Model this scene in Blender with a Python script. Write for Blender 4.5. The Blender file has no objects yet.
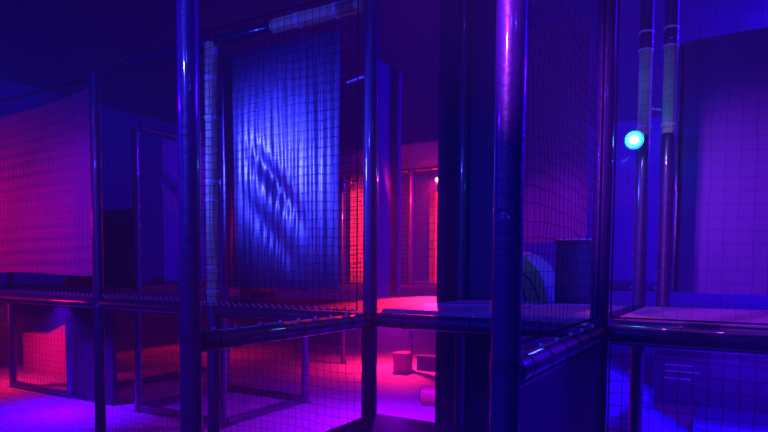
import bpy, bmesh, math, random
from mathutils import Vector, Matrix, noise

random.seed(7)
S = bpy.context.scene
COL = S.collection
PI = math.pi

# ------------------------------------------------------------------ camera
# X runs along the front of the play frame, Y into it; the eye stands at the origin
EYE = 1.69
cam_d = bpy.data.cameras.new('camera')
cam = bpy.data.objects.new('camera', cam_d)
COL.objects.link(cam)
yaw, pitch, roll = math.radians(30.5), math.radians(-2.97), math.radians(0.41)
fw = Vector((-math.sin(yaw), math.cos(yaw), 0)); rt = Vector((math.cos(yaw), math.sin(yaw), 0)); up = Vector((0, 0, 1))
f2 = fw * math.cos(pitch) + up * math.sin(pitch); u2 = up * math.cos(pitch) - fw * math.sin(pitch)
r3 = rt * math.cos(roll) + u2 * math.sin(roll); u3 = u2 * math.cos(roll) - rt * math.sin(roll)
cam.matrix_world = Matrix(((r3.x, u3.x, -f2.x, 0), (r3.y, u3.y, -f2.y, 0), (r3.z, u3.z, -f2.z, EYE), (0, 0, 0, 1)))
cam_d.sensor_width = 36.0
cam_d.lens = 597.94 / 768 * 36
cam_d.shift_y = 83.76 / 768
cam_d.clip_start = 0.05
S.camera = cam

# ------------------------------------------------------------------ world, exposure
S.view_settings.view_transform = 'Standard'
S.view_settings.look = 'None'
S.view_settings.gamma = 1.0
S.view_settings.use_curve_mapping = False
S.view_settings.exposure = 0.0
W = bpy.data.worlds.new('world'); S.world = W
W.use_nodes = True
W.node_tree.nodes['Background'].inputs[0].default_value = (0.035, 0.0, 1.0, 1)
W.node_tree.nodes['Background'].inputs[1].default_value = 0.34
try:
    S.cycles.use_denoising = True
    S.cycles.volume_bounces = 0
    S.cycles.max_bounces = 6
    S.cycles.sample_clamp_indirect = 4.0
except Exception:
    pass


def lamp(name, kind, loc, color, power, size=0.1, target=None, spot=None, size_y=None, blend=0.5):
    d = bpy.data.lights.new(name, kind)
    d.color = color; d.energy = power
    if kind == 'AREA':
        d.size = size
        if size_y:
            d.shape = 'RECTANGLE'; d.size_y = size_y
    else:
        d.shadow_soft_size = size
    if kind == 'SPOT' and spot:
        d.spot_size = math.radians(spot); d.spot_blend = blend
    o = bpy.data.objects.new(name, d); COL.objects.link(o); o.location = loc
    if target is not None:
        o.rotation_euler = (Vector(target) - Vector(loc)).to_track_quat('-Z', 'Y').to_euler()
    return o


BLUE = (0.03, 0.0, 1.0); ICE = (0.03, 0.035, 1.0); VIOLET = (0.42, 0.0, 1.0); RED = (1.0, 0.01, 0.08); CYAN = (0.0, 0.55, 1.0)
# lights without a fixture: some inferred from highlights, others added as unseen fill
lamp('blue_flood', 'SPOT', (-5.2, 0.1, 3.0), ICE, 2300, 0.14, (-2.60, 3.2, 2.42), 26, blend=1.0)
lamp('blue_left_fill', 'SPOT', (-4.6, -0.4, 3.2), BLUE, 420, 0.06, (-1.3, 1.7, 2.0), 44, blend=0.6)  # added to brighten the left sides of the two foreground posts
lamp('blue_post_fill', 'SPOT', (-1.55, -1.3, 3.4), ICE, 320, 0.03, (-3.1, 2.9, 2.3), 42, blend=0.4)  # extra spot added to strengthen highlights on the left posts
for k, (p, w) in enumerate((((0.6, -2.2, 4.0), 40), ((-1.6, -1.25, 3.4), 170), ((2.4, -0.4, 3.8), 24), ((-1.3, 2.5, 4.45), 12), ((-1.0, 6.5, 2.8), 14))):
    lamp('blue_pin_light', 'POINT', p, ICE, w, 0.03)  # second one inferred from post highlights; the others added to make glints
lamp('blue_side_fill', 'AREA', (3.2, 8.0, 4.5), (0.03, 0.0, 1.0), 1100, 0.6, (-1.0, 9.0, 2.0))  # added behind the right sheet to turn the haze blue
lamp('blue_back_fill', 'SPOT', (1.6, 7.5, 4.5), (0.08, 0.0, 1.0), 1300, 0.3, (-0.6, 13.0, 2.4), 110, blend=0.8)  # added to brighten the right part of the back wall
lamp('violet_flood', 'SPOT', (-1.4, -0.9, 3.3), (0.48, 0.04, 1.0), 1900, 0.04, (-0.587, 1.715, 2.62), 22, blend=1.0)
for p in (-0.62, -0.12, 0.36):
    lamp('violet_deck_flood', 'SPOT', (p, 4.1, 4.5), (0.30, 0.01, 1.0), 75, 0.03, (p + 0.2, 3.75, 1.4), 38)  # one violet lamp tripled to lengthen the streak on the right bar
lamp('violet_back_flood', 'SPOT', (-0.9, 5.4, 4.0), VIOLET, 220, 0.1, (-2.0, 7.4, 1.9), 40, blend=1.0)
lamp('red_tarp_flood', 'SPOT', (-7.9, 1.6, 2.3), (1.0, 0.0, 0.16), 150, 0.2, (-6.7, 3.1, 2.0), 75, blend=1.0)
lamp('violet_tarp_flood', 'SPOT', (-4.4, 1.0, 3.3), VIOLET, 170, 0.2, (-5.05, 3.1, 2.1), 42, blend=1.0)
lamp('red_deck_flood', 'SPOT', (-7.6, 7.2, 4.0), RED, 40, 0.1, (-6.0, 5.6, 1.4), 80)
lamp('red_frame_flood', 'SPOT', (-4.9, 7.2, 3.0), RED, 520, 0.1, (-4.7, 8.8, 2.35), 78)
lamp('red_doorway_fill', 'POINT', (-4.9, 6.2, 3.05), RED, 8, 0.03)  # unseen point added for red highlights on the doorway post and bar
lamp('red_mesh_fill', 'SPOT', (-6.2, 7.4, 2.7), (1.0, 0.05, 0.16), 260, 0.06, (-5.75, 8.86, 2.25), 66, blend=0.3)  # extra spot added to brighten the board behind the mesh
lamp('red_duct_fill', 'SPOT', (-5.0, 8.2, 4.6), RED, 26, 0.05, (-5.0, 9.9, 3.8), 90)  # unseen spot added to redden the duct
# unseen lights added under the raised deck to colour the floor, facing down
lamp('red_underdeck_fill', 'AREA', (-4.9, 8.9, 1.28), RED, 90, 0.08, (-4.9, 8.9, 0)).data.spread = math.radians(125)
lamp('red_underdeck_fill_left', 'AREA', (-8.9, 4.3, 1.28), RED, 22, 0.08, (-9.0, 4.7, 0)).data.spread = math.radians(130)
lamp('red_underdeck_fill_far', 'AREA', (-8.4, 8.4, 1.28), RED, 12, 0.2, (-8.9, 8.4, 0))
lamp('blue_underdeck_fill', 'AREA', (-3.2, 5.6, 1.28), (0.35, 0.0, 1.0), 78, 0.1, (-3.4, 5.6, 0))
lamp('blue_underdeck_fill_left', 'AREA', (-6.7, 4.05, 1.28), (0.10, 0.0, 1.0), 48, 0.06, (-6.7, 4.0, 0)).data.spread = math.radians(100)
lamp('blue_underdeck_fill_right', 'AREA', (0.1, 4.8, 1.28), (0.06, 0.0, 1.0), 150, 0.3, (-0.2, 6.0, 0))


# ------------------------------------------------------------------ materials
def mat(name, col, rough=0.5, bump=0.0, bscale=30.0, stretch=(1, 1, 1), spec=0.5, coat=0.0, var=0.0, vscale=6.0, coat_rough=0.12):
    m = bpy.data.materials.new(name); m.use_nodes = True
    nt = m.node_tree; b = nt.nodes['Principled BSDF']
    b.inputs['Base Color'].default_value = (*col, 1)
    b.inputs['Roughness'].default_value = rough
    b.inputs['Specular IOR Level'].default_value = spec
    b.inputs['Coat Weight'].default_value = coat
    b.inputs['Coat Roughness'].default_value = coat_rough
    tc = nt.nodes.new('ShaderNodeTexCoord'); mp = nt.nodes.new('ShaderNodeMapping')
    mp.inputs['Scale'].default_value = stretch
    nt.links.new(tc.outputs['Object'], mp.inputs['Vector'])
    if bump:
        n = nt.nodes.new('ShaderNodeTexNoise'); n.inputs['Scale'].default_value = bscale; n.inputs['Detail'].default_value = 3
        bm_ = nt.nodes.new('ShaderNodeBump'); bm_.inputs['Strength'].default_value = bump; bm_.inputs['Distance'].default_value = 0.02
        nt.links.new(mp.outputs[0], n.inputs['Vector']); nt.links.new(n.outputs['Fac'], bm_.inputs['Height'])
        nt.links.new(bm_.outputs[0], b.inputs['Normal'])
    if var:
        n2 = nt.nodes.new('ShaderNodeTexNoise'); n2.inputs['Scale'].default_value = vscale; n2.inputs['Detail'].default_value = 4
        r = nt.nodes.new('ShaderNodeValToRGB')
        r.color_ramp.elements[0].color = (*[c * (1 - var) for c in col], 1); r.color_ramp.elements[0].position = 0.3
        r.color_ramp.elements[1].color = (*[min(1, c * (1 + var)) for c in col], 1); r.color_ramp.elements[1].position = 0.7
        nt.links.new(mp.outputs[0], n2.inputs['Vector']); nt.links.new(n2.outputs['Fac'], r.inputs[0]); nt.links.new(r.outputs[0], b.inputs['Base Color'])
    return m


def glow(name, col, strength):
    m = bpy.data.materials.new(name); m.use_nodes = True
    b = m.node_tree.nodes['Principled BSDF']
    b.inputs['Base Color'].default_value = (0, 0, 0, 1)
    b.inputs['Emission Color'].default_value = (*col, 1); b.inputs['Emission Strength'].default_value = strength
    return m


M = {
    'sleeve': mat('navy_vinyl_sleeve', (0.03, 0.010, 0.10), 0.45, 0.26, 26, (0.5, 0.5, 1.5), 0.7, 1.0, coat_rough=0.06),
    'bar': mat('navy_vinyl_bar', (0.02, 0.008, 0.075), 0.45, 0.22, 30, (1.4, 1.4, 0.3), 0.6, 1.0, coat_rough=0.035),
    'foam': mat('yellowed_foam', (0.80, 0.80, 0.36), 0.75, 0.3, 60, var=0.15, vscale=12),
    'tie': mat('white_tie', (1.0, 1.0, 0.92), 0.35),
    'cord': mat('black_cord', (0.012, 0.01, 0.03), 0.8, spec=0.1),
    'cord_blue': mat('dark_cord_worn', (0.10, 0.09, 0.20), 0.8),
    'lace': mat('pale_lacing', (0.55, 0.5, 0.6), 0.5),
    'curtain': mat('blue_vinyl_curtain', (0.015, 0.010, 0.075), 0.33, 0.10, 16, (1, 1, 0.5), 1.0, 0.5, coat_rough=0.2),
    'tarp': mat('violet_tarp', (0.34, 0.04, 0.34), 0.55, 0.12, 14, (1, 1, 6)),
    'panel': mat('dark_vinyl_panel', (0.03, 0.02, 0.14), 0.6, 0.1, 8),
    'bluepanel': mat('blue_vinyl_panel', (0.065, 0.008, 0.21), 0.5, 0.1, 8),
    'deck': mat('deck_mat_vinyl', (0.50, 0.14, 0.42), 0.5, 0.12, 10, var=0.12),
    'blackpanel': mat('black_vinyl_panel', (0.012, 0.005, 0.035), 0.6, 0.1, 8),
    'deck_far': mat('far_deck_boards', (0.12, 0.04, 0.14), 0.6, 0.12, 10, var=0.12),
    'blueblock': mat('bright_blue_block', (0.12, 0.06, 0.6), 0.5, 0.1, 10),
    'deckedge': mat('deck_mat_edge', (0.42, 0.4, 0.36), 0.6),
    'floor': mat('arena_floor_vinyl', (0.42, 0.26, 0.50), 0.6, 0.1, 40, var=0.15, vscale=9),
    'step': mat('blue_step_vinyl', (0.03, 0.015, 0.13), 0.5, 0.1, 10),
    'wall': mat('dark_wall_paint', (0.03, 0.02, 0.22), 0.8, 0.1, 12),
    'ceil': mat('black_ceiling_paint', (0.03, 0.02, 0.20), 0.9),
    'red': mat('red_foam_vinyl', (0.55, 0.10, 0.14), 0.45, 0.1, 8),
    'pale': mat('pale_board', (0.65, 0.22, 0.16), 0.6, 0.1, 10, var=0.1),
    'maroon': mat('maroon_vinyl', (0.16, 0.03, 0.16), 0.6, 0.1, 8),
    'teal': mat('teal_vinyl', (0.25, 0.95, 0.20), 0.45, 0.1, 8),
    'duct': mat('duct_metal', (0.40, 0.22, 0.26), 0.45, 0.1, 8),
    'metal': mat('dark_metal', (0.10, 0.10, 0.14), 0.35),
    'tape': mat('white_tape', (0.8, 0.78, 0.82), 0.4),
    'cyan_lens': glow('cyan_lens', (0.02, 0.6, 1.0), 9),
    'cyan_bulb': glow('cyan_bulb', (0.35, 0.9, 1.0), 30),
    'red_bulb': glow('red_bulb', (1.0, 0.45, 0.5), 30),
    'red_lens': glow('red_lens', (1.0, 0.12, 0.16), 9),
}


# ------------------------------------------------------------------ builders
def thing(name, label, cat, loc=(0, 0, 0), group=None):
    o = bpy.data.objects.new(name, None); COL.objects.link(o)
    o.empty_display_size = 0.1
    o.location = loc; tag(o, label, cat, group)
    return o


def tag(o, label, cat, group=None, kind='thing'):
    o['label'] = label; o['category'] = cat
    if kind: o['kind'] = kind
    if group: o['group'] = group
    return o


def link(name, bm, m, parent=None, smooth=True):
    """bm is in world coordinates; the object is put under its parent's base"""
    me = bpy.data.meshes.new(name)
    o = bpy.data.objects.new(name, me); COL.objects.link(o)
    if parent is not None:
        base = Vector(parent.location)
        if parent.parent: base = base + Vector(parent.parent.location)
        bmesh.ops.translate(bm, verts=bm.verts, vec=-base)
        o.parent = parent
    bmesh.ops.recalc_face_normals(bm, faces=bm.faces)
    if smooth:
        for f in bm.faces: f.smooth = True
        for e in bm.edges:
            if len(e.link_faces) == 2 and e.calc_face_angle(0) > 0.7: e.smooth = False
    bm.to_mesh(me); bm.free()
    me.materials.append(M[m])
    return o


def place(o, loc):
    """give a top-level mesh its own origin"""
    v = Vector(loc)
    o.data.transform(Matrix.Translation(-v)); o.location = v
    return o


def structure(name, bm, m):
    o = link(name, bm, m, None, False); o['kind'] = 'structure'; return o


def frame_of(d):
    d = Vector(d).normalized()
    a = Vector((0, 0, 1)) if abs(d.z) < 0.9 else Vector((1, 0, 0))
    u = d.cross(a).normalized(); return u, d.cross(u).normalized()


def add_tube(bm, pts, r, seg=20, cap=True, wob=0.0, seed=0.0):
    pts = [Vector(p) for p in pts]; rings = []
    for k, p in enumerate(pts):
        d = pts[min(k + 1, len(pts) - 1)] - pts[max(k - 1, 0)]
        u, v = frame_of(d); rad = r[k] if isinstance(r, (list, tuple)) else r
        ring = []
        for s in range(seg):
            a = 2 * PI * s / seg
            q = u * math.cos(a) + v * math.sin(a)
            rr = rad
            if wob: rr *= 1 + wob * noise.noise(p * 6 + q * 1.3 + Vector((seed, 0, 0)))
            ring.append(bm.verts.new(p + q * rr))
        rings.append(ring)
    for a, b in zip(rings, rings[1:]):
        for s in range(seg):
            bm.faces.new((a[s], a[(s + 1) % seg], b[(s + 1) % seg], b[s]))
    if cap:
        bm.faces.new(rings[0]); bm.faces.new(rings[-1])
    return bm


def line(p, q, n):
    p, q = Vector(p), Vector(q)
    return [p.lerp(q, k / n) for k in range(n + 1)]


def tube(p, q, r, n=1, seg=20, wob=0.0, seed=0.0, ends=True):
    """padded tube with slightly rounded ends"""
    bm = bmesh.new(); pts = line(p, q, n); rr = [r] * len(pts)
    if ends:
        d = (Vector(q) - Vector(p)).normalized()
        pts = [pts[0], pts[0] + d * 0.008] + pts[1:-1] + [pts[-1] - d * 0.008, pts[-1]]
        rr = [r * 0.86, r] + [r] * (len(pts) - 4) + [r, r * 0.86]
    return add_tube(bm, pts, rr, seg, True, wob, seed)


def add_box(bm, lo, hi, rot=0.0, bevel=0.0):
    lo, hi = Vector(lo), Vector(hi); c = (lo + hi) / 2; s = hi - lo
    g = bmesh.ops.create_cube(bm, size=1.0, matrix=Matrix.Translation(c) @ Matrix.Rotation(rot, 4, 'Z') @ Matrix.Diagonal((*s, 1)))
    if bevel:
        es = list({e for v in g['verts'] for e in v.link_edges})
        bmesh.ops.bevel(bm, geom=es, offset=bevel, segments=3, affect='EDGES', profile=0.5)
    return bm


def box(lo, hi, rot=0.0, bevel=0.0):
    return add_box(bmesh.new(), lo, hi, rot, bevel)


def ring_tie(bm, c, axis, R, r=0.004, w=0.008):
    """flat strap ring round a tube"""
    d = Vector(axis).normalized()
    c = Vector(c)
    u, v = frame_of(d); N_ = 20; rows = []
    for (rad, off) in ((R, -w / 2), (R + r, -w / 2), (R + r, w / 2), (R, w / 2)):
        rows.append([bm.verts.new(c + d * off + (u * math.cos(2 * PI * k / N_) + v * math.sin(2 * PI * k / N_)) * rad) for k in range(N_)])
    for a in range(4):
        A, B = rows[a], rows[(a + 1) % 4]
        for k in range(N_):
            bm.faces.new((A[k], A[(k + 1) % N_], B[(k + 1) % N_], B[k]))
    return bm


def sheet(o, U, V, nu, nv, disp=None, th=0.006):
    """hanging cloth of real thickness: o corner, U along, V down"""
    o, U, V = Vector(o), Vector(U), Vector(V); n = U.cross(V).normalized(); bm = bmesh.new(); L = []
    for side in (0, 1):
        rows = []
        for b in range(nv + 1):
            row = []
            for a in range(nu + 1):
                s, t = a / nu, b / nv
                p = o + U * s + V * t
                if disp:
                    d = disp(s, t)
                    p = p + (n * d if not isinstance(d, tuple) else n * d[0] + V.normalized() * d[1])
                row.append(bm.verts.new(p + n * (th * side)))
            rows.append(row)
        L.append(rows)
    for rows in L:
        for b in range(nv):
            for a in range(nu):
                bm.faces.new((rows[b][a], rows[b][a + 1], rows[b + 1][a + 1], rows[b + 1][a]))
    A, B = L
    rim = [(b, 0) for b in range(nv)] + [(nv, a) for a in range(nu)] + [(b, nu) for b in range(nv, 0, -1)] + [(0, a) for a in range(nu, 0, -1)]
    for k in range(len(rim)):
        (b0, a0), (b1, a1) = rim[k], rim[(k + 1) % len(rim)]
        bm.faces.new((A[b0][a0], A[b1][a1], B[b1][a1], B[b0][a0]))
    return bm


def net_bm(o, U, V, cell=0.06, r=0.0022, sag=0.012, seed=0.0, jit=0.006):
    o, U, V = Vector(o), Vector(U), Vector(V); n = U.cross(V).normalized(); bm = bmesh.new()
    nu = max(2, round(U.length / cell)); nv = max(2, round(V.length / cell))

    def P(a, b):
        s, t = a / nu, b / nv
        p = o + U * s + V * t
        edge = min(1.0, 8 * min(s, 1 - s, t, 1 - t))
        j = jit * edge
        q = Vector((a * 0.35, b * 0.35, seed))
        return p + U.normalized() * j * noise.noise(q * 2.1) * 1.6 + V.normalized() * j * 1.6 * noise.noise(q * 2.3 + Vector((9, 0, 0))) \
            + V.normalized() * 0.010 * math.sin(PI * s * 2.0 + seed) * edge + n * sag * edge * noise.noise(q * 0.5 + Vector((0, 5, 0))) * 2
    for a in range(nu + 1):
        add_tube(bm, [P(a, b) for b in range(nv + 1)], r, 3, False)
    for b in range(nv + 1):
        add_tube(bm, [P(a, b) for a in range(nu + 1)], r, 3, False)
    return bm


def net(label, o, U, V, cell=0.06, r=0.0022, m='cord', seed=0.0, lace=None, sag=0.012):
    c = Vector(o) + Vector(U) / 2 + Vector(V)
    t = thing('safety_net', label, 'net', c)
    link('mesh', net_bm(o, U, V, cell, r, sag, seed), m, t)
    bm = bmesh.new(); o, U, V = Vector(o), Vector(U), Vector(V)
    for p, q in ((o, o + U), (o + U, o + U + V), (o + U + V, o + V), (o + V, o)):
        add_tube(bm, line(p, q, 8), 0.0045, 6, False)
    link('border_rope', bm, m, t)
    if lace:                                                        # spiral lacing that ties the net to the bar under it
        bm = bmesh.new(); n = max(6, round(U.length / 0.06)); d = U.normalized(); w = V.normalized(); m_ = U.cross(V).normalized(); ps = []
        for k in range(n * 4 + 1):
            ps.append(o + V + d * U.length * k / (n * 4) + w * 0.012 * math.cos(k * PI / 2) + m_ * 0.008 * math.sin(k * PI / 2) - w * 0.004)
        add_tube(bm, ps, 0.004, 6, True)
        link('lacing', bm, lace, t)
    return t


# ------------------------------------------------------------------ the grid of the play frame
BU, BJ = 1.35, 1.4046
def node(i, j): return (-1.9367 + i * BU, 3.1199 + j * BJ)
R = 0.045
ZB, ZT, ZF = 1.377, 3.29, 0.05       # bar centres: deck level, top level, floor level
ZD = 1.44                            # top of the deck


# ------------------------------------------------------------------ the setting
structure('floor', box((-10.5, -3.0, -0.10), (5.5, 13.2, 0.0)), 'floor')
structure('ceiling', box((-10.5, 0.5, 4.75), (5.5, 13.2, 4.85)), 'ceil')
structure('wall_left', box((-10.6, -3.0, 0.0), (-10.5, 13.2, 4.75)), 'wall')
structure('wall_back', box((-10.5, 13.2, 0.0), (5.5, 13.3, 4.75)), 'wall')
structure('wall_right', box((5.5, 0.0, 0.0), (5.6, 13.2, 4.75)), 'wall')
# the raised floor behind the two front mats, one continuous boarding
bm = bmesh.new()
x0, y0 = node(-5.9, 0); x1, y1 = node(0, 0)
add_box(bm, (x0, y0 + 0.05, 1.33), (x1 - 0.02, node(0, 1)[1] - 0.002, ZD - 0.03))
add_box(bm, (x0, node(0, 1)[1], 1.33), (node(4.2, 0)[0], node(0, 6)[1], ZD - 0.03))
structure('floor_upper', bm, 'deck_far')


# ------------------------------------------------------------------ posts
def post(label, i, j, z1=4.2, split=True, r=R, n=26, seg=24, ties=(), foam=None, group=None):
    x, y = node(i, j)
    t = thing('padded_post', label, 'post', (x, y, 0), group)
    k = i * 3.1 + j * 7.7
    link('base_plate', box((x - 0.055, y - 0.055, 0), (x + 0.055, y + 0.055, 0.012), 0, 0.003), 'metal', t, False)
    zs = ZB + 0.02
    link('lower_sleeve', tube((x, y, 0.012), (x, y, zs), r, n, seg, 0.03, k), 'sleeve', t)
    if foam is None:
        link('upper_sleeve', tube((x, y, zs), (x, y, z1), r * 0.99, n * 2, seg, 0.03, k + 3), 'sleeve', t)
    else:
        link('bare_foam_sleeve', tube((x, y, zs), (x, y, z1), r * 0.99, n, seg, 0.05, k + 3), 'foam', t)
    bm = bmesh.new(); ring_tie(bm, (x, y, zs), (0, 0, 1), r, 0.003, 0.035)
    link('joint_band', bm, 'bar', t)
    for z in ties:
        bm = bmesh.new(); ring_tie(bm, (x, y, z), (0.04, 0.02, 1), r * 1.02, 0.004, 0.016)
        link('tie_band', bm, 'tie', t)
    return t


post('tall shiny navy padded post in the left foreground, blue highlights down its side', 0, -1, 4.2, n=40, seg=32)
post_b = post('thickest navy padded post, right of centre, lit violet near its top', 1, -1, 4.2, n=40, seg=32)
post('navy padded post at the right edge of the hanging blue curtain', 0, 0, ZT + 0.04, n=30, ties=())
post('dark padded post right of the thick violet-lit post, beneath the cyan lamp side', 1, 0, 4.2, n=30)
post('post at the left edge of the blue curtain, stripped to pale foam with white bands', -1, 0, ZT, n=24, foam=True,
     ties=(1.52, 1.69, 2.17, 2.31, 2.76, 3.04))
post('slim padded post between the violet tarp and the dark doorway at far left', -2, 0, ZT + 0.04, n=26)
post('far left padded post beyond the red-lit ramp', -5, 1, ZT, n=10, seg=14)
post('padded post at the corner of the dark panel behind the violet tarp', -4, 1, ZT, n=10, seg=14)
post('padded post with red highlights standing in the dark doorway at left', -3, 1, ZT, n=14, seg=16)
post('padded post hidden close behind the tall left foreground post', -2, 1, ZT, n=10, seg=14)
post('padded post in front of the wide dark panel at centre', 0, 1, 4.2, n=20, seg=18)
post('padded post behind the blue curtain, far corner of the floor frame', -3, 2, ZT, n=8, seg=12)
post('padded post at the right corner of the low frame under the deck', -2, 2, ZT, n=10, seg=14)
post('padded post left of the bright red mesh panel', -3, 4, ZT, n=8, seg=12)
post('padded post left of the red lamp, catching a pink highlight', -2, 4, ZT, n=8, seg=12)
post('padded post far behind the wide dark panel at centre', -1, 4, ZT, n=8, seg=12)
# the two posts that carry the cyan lamp: bare foam at the top, vinyl below
for i, lab in ((1, 'half-stripped post that carries the cyan lamp'), (1.115, 'half-stripped post just right of the cyan lamp')):
    x, y = node(i, 1); zb = 0 if i == 1 else 1.41
    t = thing('padded_post', lab, 'post', (x, y, zb))
    link('base_plate', box((x - 0.055, y - 0.055, zb), (x + 0.055, y + 0.055, zb + 0.012), 0, 0.003), 'metal', t, False)
    link('lower_sleeve', tube((x, y, zb + 0.012), (x, y, 2.62), R, 30, 18, 0.03, i), 'sleeve', t)
    link('bare_foam_sleeve', tube((x, y, 2.62), (x, y, 3.2), R * 0.95, 16, 18, 0.05, i), 'foam', t)
    link('top_sleeve', tube((x, y, 3.2), (x, y, 4.2), R, 14, 18, 0.03, i), 'sleeve', t)
    for z in (2.68, 3.2, 3.32):
        bm = bmesh.new(); ring_tie(bm, (x, y, z), (0.05, 0.03, 1), R, 0.004, 0.012); link('tie_band', bm, 'tie', t)
xa, ya = node(1, 1); xb, _ = node(1.115, 1)
o = link('strap', tube((xa + R, ya - 0.01, 2.80), (xb - R, ya - 0.01, 2.785), 0.008, 4, 10, 0, 0, False), 'tape')
tag(place(o, ((xa + xb) / 2, ya, 2.79)), 'short white strap tied between the two half-stripped posts', 'strap')

# worn white number on the thick post
x, y = node(1, -1)
bm = bmesh.new()
fc = math.atan2(-y, -x) - 0.10
def on_post(s, z):
    a = fc + s / R
    return Vector((x + math.cos(a) * (R + 0.0005), y + math.sin(a) * (R + 0.0005), z))
def stroke(pts, r):
    add_tube(bm, [on_post(*p) for p in pts], r, 6, True)
zc = 1.845
stroke([(-0.014, zc + 0.008), (-0.006, zc + 0.008)], 0.0022); stroke([(-0.006, zc + 0.008), (-0.010, zc), (-0.0125, zc - 0.009)], 0.0014)
stroke([(0.004, zc + 0.006), (-0.0005, zc - 0.002), (0.008, zc - 0.003)], 0.0016); stroke([(0.006, zc + 0.001), (0.0065, zc - 0.009)], 0.0018)
stroke([(-0.004, zc - 0.008), (-0.003, zc - 0.008)], 0.0012)
link('number_mark', bm, 'tape', post_b)['label'] = 'small worn white 7.4 mark'
for s, z in ((-0.020, 1.875), (-0.012, 1.888), (0.014, 1.858)):
    bm = bmesh.new(); stroke([(s, z), (s + 0.002, z)], 0.0018)
    link('scuff_mark', bm, 'tape', post_b)['label'] = 'pale scuffed dot'


# ------------------------------------------------------------------ crossbars
def bar(label, a, b, z, r=R, ties=0, m='bar', cut=None, seg=22, tie_m='tie', n=26, foam=None, group=None):
    p, q = Vector((*node(*a), z)), Vector((*node(*b), z))
    d = (q - p).normalized(); g = R + 0.007
    p, q = p + d * g, q - d * g; L = (q - p).length
    t = thing('padded_crossbar', label, 'crossbar', (p + q) / 2, group)
    k = z * 5 + a[0] + a[1] * 3
    if foam is None:
        link('sleeve', tube(p, q, r, n, seg, 0.04, k), m, t)
    else:
        h = p + d * L * foam
        link('sleeve', tube(p, h, r, n, seg, 0.04, k), m, t)
        link('bare_foam_sleeve', tube(h, q, r * 1.25, n, seg, 0.06, k), 'foam', t)
        for s in (0.3, 0.72):
            bm = bmesh.new(); ring_tie(bm, h.lerp(q, s), d + Vector((0, 0.1, 0.05)), r * 1.25, 0.004, 0.014); link('tie_band', bm, 'tie', t)
    for s in range(ties):
        c = p + d * L * (s + 0.5 + 0.2 * noise.noise(Vector((s * 1.7, k, 0)))) / ties
        bm = bmesh.new(); ring_tie(bm, c, d, r * 1.03, 0.002, 0.005); loop = link('cable_tie', bm, 'cord', t); bm = bmesh.new()
        u = Vector((0, 0, 1))
        add_box(bm, c + u * r - Vector((0.006, 0.006, 0.0)), c + u * r + Vector((0.006, 0.006, 0.010)), 0.4)
        link('tie_head', bm, tie_m, loop)
    return t


bar('deck-height padded bar running back from the left foreground post, pale ties on top', (0, -1), (0, 0), ZB, ties=9)
bar('deck-height padded bar running back from the thick violet-lit post, bright streak on top', (1, -1), (1, 0), ZB, ties=6)
bar('deck-height padded bar beneath the hanging blue curtain', (-1, 0), (0, 0), ZB, 0.038)
bar('deck-height padded bar left of the pale foam post', (-2, 0), (-1, 0), ZB, 0.038)
bar('deck-height padded bar beneath the violet tarp', (-4, 0), (-2, 0), ZB, 0.038)
bar('deck-height padded bar under the pale edge of the centre deck', (0, 0), (1, 0), ZB, ties=3)
bar('deck-height padded bar at right with a pink streak along it', (1, 0), (2, 0), ZB, ties=2)
bar('top padded bar above the dark doorway at left', (-2, 0), (-1, 0), ZT, 0.038, ties=2)
bar('top padded bar above the blue curtain, right half bare pale foam', (-1, 0), (0, 0), ZT, 0.036, foam=0.42)
bar('top padded bar in the doorway, its edge lit red', (-3, 1), (-3, 2), ZT, 0.04)
bar('top padded bar above the red mesh panel', (-3, 4), (-2, 4), ZT, 0.04)
bar('top padded bar just above the red lamp', (-2, 4), (-1, 4), ZT, 0.04)
# floor frame under the deck
bar('front padded bar of the low frame on the floor', (-3, 1), (-2, 1), ZF, 0.042)
bar('right padded bar of the low frame on the floor', (-2, 1), (-2, 2), ZF, 0.042)
bar('rear padded bar of the low frame on the floor', (-3, 2), (-2, 2), ZF, 0.042)
bar('left padded bar of the low frame on the floor', (-3, 1), (-3, 2), ZF, 0.042)
bar('floor bar at far left in front of the red ramp', (-5, 1), (-4, 1), ZF, 0.045)
bar('floor bar running back left of the low frame', (-4, 1), (-4, 3), ZF, 0.045)

# ------------------------------------------------------------------ front deck mats with pale edges, step platform
def mat_slab(name, label, lo, hi, cat='mat'):
    t = thing(name, label, cat, ((lo[0] + hi[0]) / 2, (lo[1] + hi[1]) / 2, lo[2]))
    link('top', box((lo[0], lo[1] + 0.012, lo[2]), hi, 0, 0.006), 'deck', t)
    link('edge_board', box((lo[0], lo[1], lo[2]), (hi[0], lo[1] + 0.011, hi[2] - 0.004), 0, 0.002), 'deckedge', t, False)
    return t
xa, ya = node(0, 0); xb, yb = node(1, 1)
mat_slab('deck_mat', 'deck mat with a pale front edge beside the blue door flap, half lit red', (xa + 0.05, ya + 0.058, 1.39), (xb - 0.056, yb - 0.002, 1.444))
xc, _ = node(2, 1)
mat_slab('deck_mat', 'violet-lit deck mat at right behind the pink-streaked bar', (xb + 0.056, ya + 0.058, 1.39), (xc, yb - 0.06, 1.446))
x0, y0 = node(0, -1); x1, y1 = node(1, 0)
t = thing('step_platform', 'dark blue padded step platform below the centre deck', 'step', ((x0 + x1) / 2, (y0 + y1) / 2, 0))
link('body', box((x0 + 0.06, y0 + 0.4, 0), (x1 - 0.06, y1 - 0.06, 0.76), 0, 0.02), 'step', t)
link('top_pad', box((x0 + 0.06, y0 + 0.4, 0.761), (x1 - 0.06, y1 - 0.06, 0.82), 0, 0.015), 'step', t)


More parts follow.
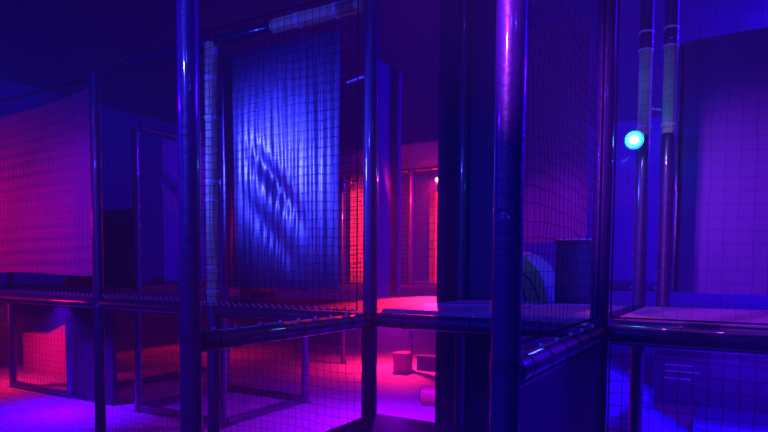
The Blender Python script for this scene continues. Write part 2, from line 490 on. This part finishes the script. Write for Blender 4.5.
# ------------------------------------------------------------------ hanging vinyl
def pleats(seed, amp, freq, big):
    def f(s, t):
        d = amp * math.sin(s * freq + 1.5 * noise.noise(Vector((s * 3, t * 1.2, seed)))) * (0.4 + 0.6 * min(1, t * 2))
        d += big * noise.noise(Vector((s * 2.2 + t * 1.6, t * 1.3 - s * 0.8, seed + 4)))
        return d
    return f


def hanging(name, label, cat, o, U, V, m, disp, nu=90, nv=60, eyelets=6, th=0.005):
    o, U, V = Vector(o), Vector(U), Vector(V)
    t = thing(name, label, cat, o + U / 2 + V)
    link('sheet', sheet(o, U, V, nu, nv, disp, th), m, t)
    n = U.cross(V).normalized()
    for k in range(eyelets):
        bm = bmesh.new()
        p = o + U * (k + 0.5) / eyelets
        add_tube(bm, [p - V.normalized() * 0.07 - n * 0.04, p - V.normalized() * 0.01 + n * 0.01, p + V.normalized() * 0.02 + n * 0.012], 0.004, 6)
        link('hanging_tie', bm, 'cord_blue', t)
    return t


xg, yg = node(-1, 0)
def curtain_fold(s, t):
    d = 0.0045 * noise.noise(Vector((s * 24, t * 1.3, 3.3))) + 0.0012 * math.sin(s * 2 * PI * 17 + 2 * noise.noise(Vector((s * 4, t * 2, 3))))
    # two long diagonal creases, upper left to lower right
    for (s0, t0, k, a, w) in ((0.48, 0.56, 0.70, 0.022, 0.06), (0.42, 0.75, 0.60, 0.012, 0.06)):
        e = (t - t0) - k * (s - s0)
        lim = math.exp(-((s - s0) / 0.20) ** 2)
        d += a * lim * math.exp(-(e / w) ** 2)
    d += 0.03 * noise.noise(Vector((s * 2.2, t * 2.0, 8.3)))
    return d
hanging('vinyl_curtain', 'shiny blue vinyl curtain hanging behind a black net, glowing at its middle', 'curtain',
        (-3.285, yg + 0.10, 3.22), (1.035, 0, 0), (0, 0, -1.67), 'curtain', curtain_fold, 150, 100)

xd, yd = node(-2, 0); xe, _ = node(-4, 0)
cab = link('suspension_cable', tube((xe, yd, 3.26), (xd - 0.055, yd, 3.26), 0.006, 12, 8, ends=False), 'cord')
tag(place(cab, ((xe + xd) / 2, yd, 3.26)), 'thin dark cable that the violet tarp hangs from at far left', 'cable')
hanging('tarp', 'wide tarp at far left, glowing crimson to violet', 'tarp', (xd - 2.75, yd + 0.075, 3.24), (2.68, 0, 0), (0, 0, -1.62), 'tarp',
        lambda s, t: (0.03 * noise.noise(Vector((s * 3, t * 1.6, 1.1))) + 0.012 * math.sin((1 - s) * 34 / (0.35 + t)) * max(0, s - 0.55) * 2 + 0.003 * math.sin(t * 90 + 5 * s), 0.10 * (1 - t) ** 3 * math.sin(PI * s) ** 0.7 + 0.012 * t * math.sin(9 * s)), 90, 70)

x, y = node(-3, 1)
hanging('vinyl_curtain', 'blue vinyl sheet with a red-lit crease in the dark doorway at left', 'curtain', (x + 0.035, y + 0.35, 3.22), (0.10, 0.95, 0), (0, 0, -1.7), 'bluepanel',
        lambda s, t: 0.05 * math.exp(-((t - 0.30 - 0.5 * s) / 0.06) ** 2) + 0.02 * noise.noise(Vector((s * 3, t * 2, 5))), 40, 60)

hanging('door_flap', 'bright blue door flap pushed inward beside the centre post', 'flap', (-2.13, 3.50, 3.10), (-0.42, 1.11, 0.28), (0, 0, -1.62), 'bluepanel',
        lambda s, t: (0.012 * noise.noise(Vector((s * 2, t * 2, 2))), 0.28 * s * t), 30, 40, 3)

x, y = node(1.17, 1)
hanging('vinyl_curtain', 'huge smooth violet vinyl sheet at far right', 'curtain', (x, y, 3.22), (1.25, 0, 0), (0, 0, -1.68), 'bluepanel',
        lambda s, t: 0.02 * noise.noise(Vector((s * 2, t * 1.4, 12))), 60, 40)
link('rolled_hem', tube((x - 0.012, y - 0.012, 3.2), (x - 0.012, y - 0.012, 1.56), 0.014, 60, 12, 0.25, 4.0), 'curtain', bpy.data.objects['vinyl_curtain.002'])

hanging('tarp', 'bright purple tarp far back, seen right of the thick post', 'tarp', (-2.55, 7.45, 4.70), (0.98, 0, 0), (0, 0, -2.67), 'tarp',
        lambda s, t: 0.02 * noise.noise(Vector((s * 3, t * 2, 21))), 40, 40)


# ------------------------------------------------------------------ stiff panels
def board(name, label, cat, lo, hi, m, rim=True, bevel=0.012):
    t = thing(name, label, cat, ((lo[0] + hi[0]) / 2, (lo[1] + hi[1]) / 2, lo[2]))
    link('panel', box(lo, hi, 0, bevel), m, t)
    if rim:
        link('top_trim', box((lo[0], lo[1] - 0.006, hi[2] + 0.001), (hi[0], hi[1] + 0.006, hi[2] + 0.025), 0, 0.006), 'bar', t)
    return t
xl, yl = node(-0.19, 1); xr, _ = node(0.30, 1)
board('padded_partition', 'wide dark padded partition standing at centre behind the deck', 'partition', (xl, yl + 0.065, 0), (xr, yl + 0.135, 4.2), 'panel', False)
xl, yl = node(0.56, 1); xr, _ = node(0.80, 1)
t = board('low_barrier', 'low dark barrier on the deck right of the thick post, pale dots along its top', 'barrier', (xl, yl + 0.0, ZD), (xr, yl + 0.06, 1.885), 'panel')
for k in range(6):
    bm = bmesh.new(); add_box(bm, (xl + 0.02 + k * 0.055, yl - 0.006, 1.912), (xl + 0.055 + k * 0.055, yl + 0.01, 1.922))
    link('lace_loop', bm, 'tape', t, False)
xl, yl = node(-3.98, 1); xr, _ = node(-3.36, 1)
board('padded_partition', 'dark padded partition under the deck at left', 'partition', (xl + 0.05, yl + 0.0, 0), (xr, yl + 0.07, 1.32), 'blackpanel', False)
xr, _ = node(-3.05, 1)
board('padded_barrier', 'black padded barrier in the doorway at left, chest high', 'barrier', (xl + 0.05, yl + 0.0, ZD), (xr, yl + 0.07, 2.34), 'blackpanel')
# hanging maroon panel under the right deck-height bar
xb, yb = node(1, -1); _, ye = node(1, 0)
board('padded_partition', 'dim maroon panel beneath the bar that runs back from the thick post', 'partition', (xb - 0.02, yb + 0.06, 0.0), (xb + 0.02, ye - 0.06, 1.33), 'maroon', False)
# dark panels below the decks far back
board('padded_partition', 'dark back partition under the deck behind the low frame', 'partition', (-10.2, 10.6, 0), (-6.9, 10.7, 1.30), 'wall', False)
board('low_barrier', 'low dark barrier across the floor behind the red cube', 'barrier', (-4.56, 8.82, 0.0), (-3.36, 8.89, 0.26), 'panel', False)
# red-lit boards behind the mesh at the back of the upper level
x3, y4 = node(-3, 4); x2, _ = node(-2, 4); x1, _ = node(-1, 4)
board('back_board', 'pale board glowing bright red behind mesh right of the curtain', 'board', (x3 + 0.05, y4 + 0.12, ZD), (-5.15, y4 + 0.16, 3.2), 'pale', False)
board('back_board', 'pale board lit dark red behind the red lamp', 'board', (x2 + 0.06, y4 + 0.55, ZD), (x1 - 0.05, y4 + 0.59, 3.0), 'pale', False)
net('coarse red-lit mesh over the bright board right of the curtain', (x3 + 0.065, y4, 3.22), (BU - 0.13, 0, 0), (0, 0, -1.74), 0.075, 0.007, 'cord', 3)
net('mesh hanging below the red lamp, in front of the dark red board', (x2 + 0.05, y4, 3.22), (BU - 0.1, 0, 0), (0, 0, -1.74), 0.13, 0.004, 'cord', 4, 'lace')

# ------------------------------------------------------------------ nets
G0 = 0.055
x, y = node(-1, 0)
net('black net stretched in front of the shiny blue curtain', (x - 0.055, y - 0.066, ZT + 0.055), (BU, 0, 0), (0, 0, -(ZT - ZB - 0.0)), 0.056, 0.0019, 'cord', 1, 'lace', 0.02)
net('black net below the bar under the blue curtain', (x + G0, y, ZB - 0.045), (BU - 2 * G0, 0, 0), (0, 0, -(ZB - 0.075)), 0.06, 0.0016, 'cord', 2)
x, y = node(-2, 0)
net('black net across the dark doorway at left', (x + G0, y - 0.01, ZT - 0.055), (BU - 2 * G0, 0, 0), (0, 0, -(ZT - ZB - 0.122)), 0.06, 0.0011, 'cord', 5, 'lace')
net('fine black net below the bar left of the foreground post', (x + G0, y, ZB - 0.045), (BU - 2 * G0, 0, 0), (0, 0, -(ZB - 0.075)), 0.05, 0.0013, 'cord', 6)
x, y = node(-4, 0)
net('black net in front of the violet tarp', (x + G0, y - 0.012, 3.24), (2 * BU - 2 * G0, 0, 0), (0, 0, -(3.24 - ZB - 0.07)), 0.06, 0.0009, 'cord', 7, 'lace')
net('fine black net below the bar under the violet tarp', (x + G0, y, ZB - 0.045), (2 * BU - 2 * G0, 0, 0), (0, 0, -(ZB - 0.075)), 0.05, 0.0012, 'cord', 8)
x, y = node(1, -1)
net('black net rising above the bar behind the thick post', (x, y + G0, 3.9), (0, BJ - 2 * G0, 0), (0, 0, -(3.9 - ZB - 0.08)), 0.056, 0.0010, 'cord', 9)
x, y = node(1, 0)
net('black net at right in front of the huge violet sheet', (x + G0, y, 3.9), (BU - 2 * G0, 0, 0), (0, 0, -(3.9 - ZB - 0.08)), 0.06, 0.0006, 'cord', 10)
net('worn net below the pink-streaked bar at right', (x + G0, y, ZB - 0.05), (BU - 2 * G0, 0, 0), (0, 0, -(ZB - 0.08)), 0.062, 0.0020, 'cord_blue', 11)
x, y = node(-3, 3)
net('dark red mesh far back under the deck', (-7.2, 8.85, 1.28), (0.0, 1.7, 0), (0, 0, -1.2), 0.09, 0.006, 'cord', 12)


# ------------------------------------------------------------------ soft blocks
def wedge(label, pts, depth, m, name='ramp_or_light_patch', cat='ramp'):
    """pts: outline in the XZ plane (absolute), depth along Y (y0,y1)"""
    bm = bmesh.new(); a = [bm.verts.new((p[0], depth[0], p[1])) for p in pts]; b = [bm.verts.new((p[0], depth[1], p[1])) for p in pts]
    bm.faces.new(a); bm.faces.new(b[::-1])
    for k in range(len(pts)):
        bm.faces.new((a[k], a[(k + 1) % len(pts)], b[(k + 1) % len(pts)], b[k]))
    bmesh.ops.recalc_face_normals(bm, faces=bm.faces)
    bmesh.ops.bevel(bm, geom=list(bm.edges), offset=0.015, segments=2, affect='EDGES', profile=0.5)
    o = link(name, bm, m); xs = [p[0] for p in pts]
    return tag(place(o, (sum(xs) / len(xs), sum(depth) / 2, min(p[1] for p in pts))), label, cat)


wedge('red-lit foam ramp on the floor at far left', [(-9.88, 0), (-8.62, 0), (-8.62, 0.86), (-9.2, 0.64), (-9.88, 0.62)], (5.3, 5.55), 'red')
wedge('low red wedge in place of a red light patch on the deck below the blue curtain', [(-3.74, ZD), (-3.40, ZD), (-3.46, 1.50), (-3.70, 1.53)], (3.70, 4.0), 'red')  # patch of red light on the deck, built as a red wedge
wedge('red foam barrier along the deck in the doorway at left', [(-8.4, ZD), (-6.9, ZD), (-6.9, 1.52), (-8.4, 1.52)], (6.6, 6.9), 'red', 'foam_barrier', 'barrier')
o = link('foam_barrier', box((-9.75, 6.3, 0), (-9.45, 10.4, 0.14), 0, 0.03), 'red'); tag(place(o, (-9.6, 8.3, 0)), 'low red foam barrier on the floor along the far left wall', 'barrier')
o = link('foam_cube', box((-4.79, 8.42, 0), (-4.55, 8.66, 0.33), 0, 0.02), 'red'); tag(place(o, (-4.67, 8.54, 0)), 'small red foam cube on the glowing floor under the deck', 'cube')
# drum lying on the floor
t = thing('foam_roller', 'low round roller lying on the glowing floor by the dark partition', 'roller', (-2.85, 6.75, 0))
link('body', tube((-3.34, 6.62, 0.12), (-2.5, 6.85, 0.12), 0.12, 6, 36), 'red', t)
link('end_ring', add_tube(bmesh.new(), [(-3.36, 6.615, 0.12), (-3.341, 6.62, 0.12)], 0.09, 36), 'panel', t)
# teal half-round block on the deck
bm = bmesh.new(); c = Vector((-1.66, 4.75, 1.41)); N_ = 28; rows = []
for dy in (0, 0.5):
    rows.append([bm.verts.new(c + Vector((math.cos(PI * k / N_) * 0.37, dy, math.sin(PI * k / N_) * 0.44))) for k in range(N_ + 1)])
for k in range(N_): bm.faces.new((rows[0][k], rows[0][k + 1], rows[1][k + 1], rows[1][k]))
bm.faces.new(rows[0]); bm.faces.new(rows[1][::-1]); bm.faces.new((rows[0][0], rows[0][-1], rows[1][-1], rows[1][0]))
t = thing('arch_block', 'teal half-round foam block on the deck beside the thick post', 'block', c)
link('body', bm, 'teal', t)
bm = bmesh.new()
for rr in (0.30, 0.20): add_tube(bm, [c + Vector((math.cos(PI * k / N_) * rr, -0.004, math.sin(PI * k / N_) * rr)) for k in range(N_ + 1)], 0.008, 6)
link('seam', bm, 'panel', t)
# blue blocks on the floor at right
wedge('tall blue wedge block behind the net at lower right', [(-1.22, 0), (-0.72, 0), (-0.72, 0.42), (-1.22, 0.72)], (6.6, 7.0), 'blueblock', 'foam_wedge', 'wedge')
wedge('small blue wedge block lying in front of the blue mats at lower right', [(-0.80, 0), (-0.10, 0), (-0.78, 0.42)], (6.0, 6.4), 'blueblock', 'foam_wedge', 'wedge')
o = link('foam_mat', box((-0.35, 6.9, 0), (1.6, 8.2, 0.12), 0, 0.02), 'blueblock'); tag(place(o, (0.6, 7.5, 0)), 'wide blue floor mat at lower right', 'mat')
t = thing('dark_crate', 'dark padded box under the right deck with white tape strips', 'box', (-0.55, 7.6, 0))
link('body', box((-0.9, 8.3, 0), (0.4, 8.9, 0.62), 0, 0.02), 'panel', t)
for z, w in ((0.50, 0.32), (0.42, 0.40), (0.33, 0.30)):
    link('tape_strip', box((-0.75, 8.29, z), (-0.75 + w, 8.299, z + 0.018), 0, 0.001), 'tape', t, False)

x, y = node(0, 0)
o = link('strap', tube((x - 0.19, y + 0.02, 2.845), (x - 0.052, y + 0.0, 2.855), 0.007, 4, 8, ends=False), 'tape')
tag(place(o, (x - 0.17, y, 2.85)), 'short white strap tying the edge of the blue curtain to the post', 'strap')
t = thing('low_bumper', 'low dark bumper at the back of the right deck with two pale strips', 'bumper', (-0.9, 8.8, 1.41))
link('body', box((-1.9, 8.75, 1.41), (0.6, 8.95, 1.56), 0, 0.03), 'panel', t)
for a, b in ((-1.24, -1.08), (-0.94, -0.72)):
    link('tape_strip', box((a, 8.742, 1.445), (b, 8.749, 1.475), 0, 0.001), 'tape', t, False)

# ------------------------------------------------------------------ overhead duct
t = thing('air_duct', 'fat round duct under the ceiling, its belly lit red', 'duct', (-5.4, 9.9, 3.72))
link('pipe', tube((-8.6, 9.9, 3.72), (-3.0, 9.9, 3.72), 0.28, 30, 32), 'duct', t)
for x in (-7.6, -6.2, -5.1, -4.2):
    bm = bmesh.new(); ring_tie(bm, (x, 9.9, 3.72), (1, 0, 0), 0.28, 0.02, 0.05); link('joint_ring', bm, 'duct', t)
for x in (-7.0, -4.6):
    link('hanger_rod', tube((x, 9.9, 4.0), (x, 9.9, 4.75), 0.01, 1, 8, ends=False), 'metal', t)


# ------------------------------------------------------------------ lamps that show
def par_lamp(label, lens, look, lens_m, color, power, r, mount, spot=None):
    L, K = Vector(lens), Vector(look).normalized()
    t = thing('stage_lamp', label, 'lamp', L)
    bm = bmesh.new(); add_tube(bm, [L - K * 0.14, L - K * 0.12, L - K * 0.02, L + K * 0.03], [r * 0.6, r * 0.9, r * 1.15, r * 1.2], 20, False)
    add_tube(bm, [L - K * 0.141, L - K * 0.14], r * 0.6, 20)
    link('housing', bm, 'metal', t)
    bm = bmesh.new(); u, v = frame_of(K); pts = []
    add_tube(bm, [L - K * 0.02, L - K * 0.005, L + K * 0.008, L + K * 0.014], [r * 1.02, r, r * 0.75, r * 0.25], 20)
    link('lens', bm, lens_m, t)
    link('bulb', add_tube(bmesh.new(), [L + K * 0.016, L + K * 0.022, L + K * 0.034, L + K * 0.04], [r * 0.3, r * 0.55, r * 0.5, r * 0.2], 16), lens_m.replace('lens', 'bulb'), t)
    link('bracket', tube(L - K * 0.08, mount, 0.012, 3, 8, ends=False), 'metal', t)
    d = bpy.data.lights.new('lamp_light', 'SPOT' if spot else 'POINT'); d.color = color; d.energy = power; d.shadow_soft_size = r
    if spot: d.spot_size = math.radians(spot); d.spot_blend = 0.6
    o = bpy.data.objects.new('lamp_light', d); COL.objects.link(o); o.parent = t; o.location = K * 0.09; o.rotation_euler = K.to_track_quat('-Z', 'Y').to_euler()
    return t
x, y = node(1, 1)
par_lamp('small blinding cyan stage lamp clamped to the half-stripped post', (x - 0.025, y - 0.262, 2.55), (0.2, -1, -0.25), 'cyan_lens', (0.0, 0.32, 1.0), 3.5, 0.05, (x - 0.01, y - 0.062, 2.60))
par_lamp('tiny red stage lamp glowing at the edge of the dark partition', (-4.06, 8.50, 3.08), (0.50, -1, -0.33), 'red_lens', RED, 2700, 0.035, (-4.06, 8.695, 3.27), 24)

# ------------------------------------------------------------------ haze
hz = bpy.data.materials.new('haze'); hz.use_nodes = True
nt = hz.node_tree; nt.nodes.remove(nt.nodes['Principled BSDF'])
vs = nt.nodes.new('ShaderNodeVolumeScatter'); vs.inputs['Density'].default_value = 0.021; vs.inputs['Anisotropy'].default_value = 0.0
nt.links.new(vs.outputs[0], nt.nodes['Material Output'].inputs['Volume'])
M['haze'] = hz
o = link('haze', box((-10.9, -3.6, -0.2), (5.9, 13.6, 5.0)), 'haze', None, False)
tag(o, 'thin haze hanging in the dark hall, lit by the lamps', 'haze', kind='stuff')
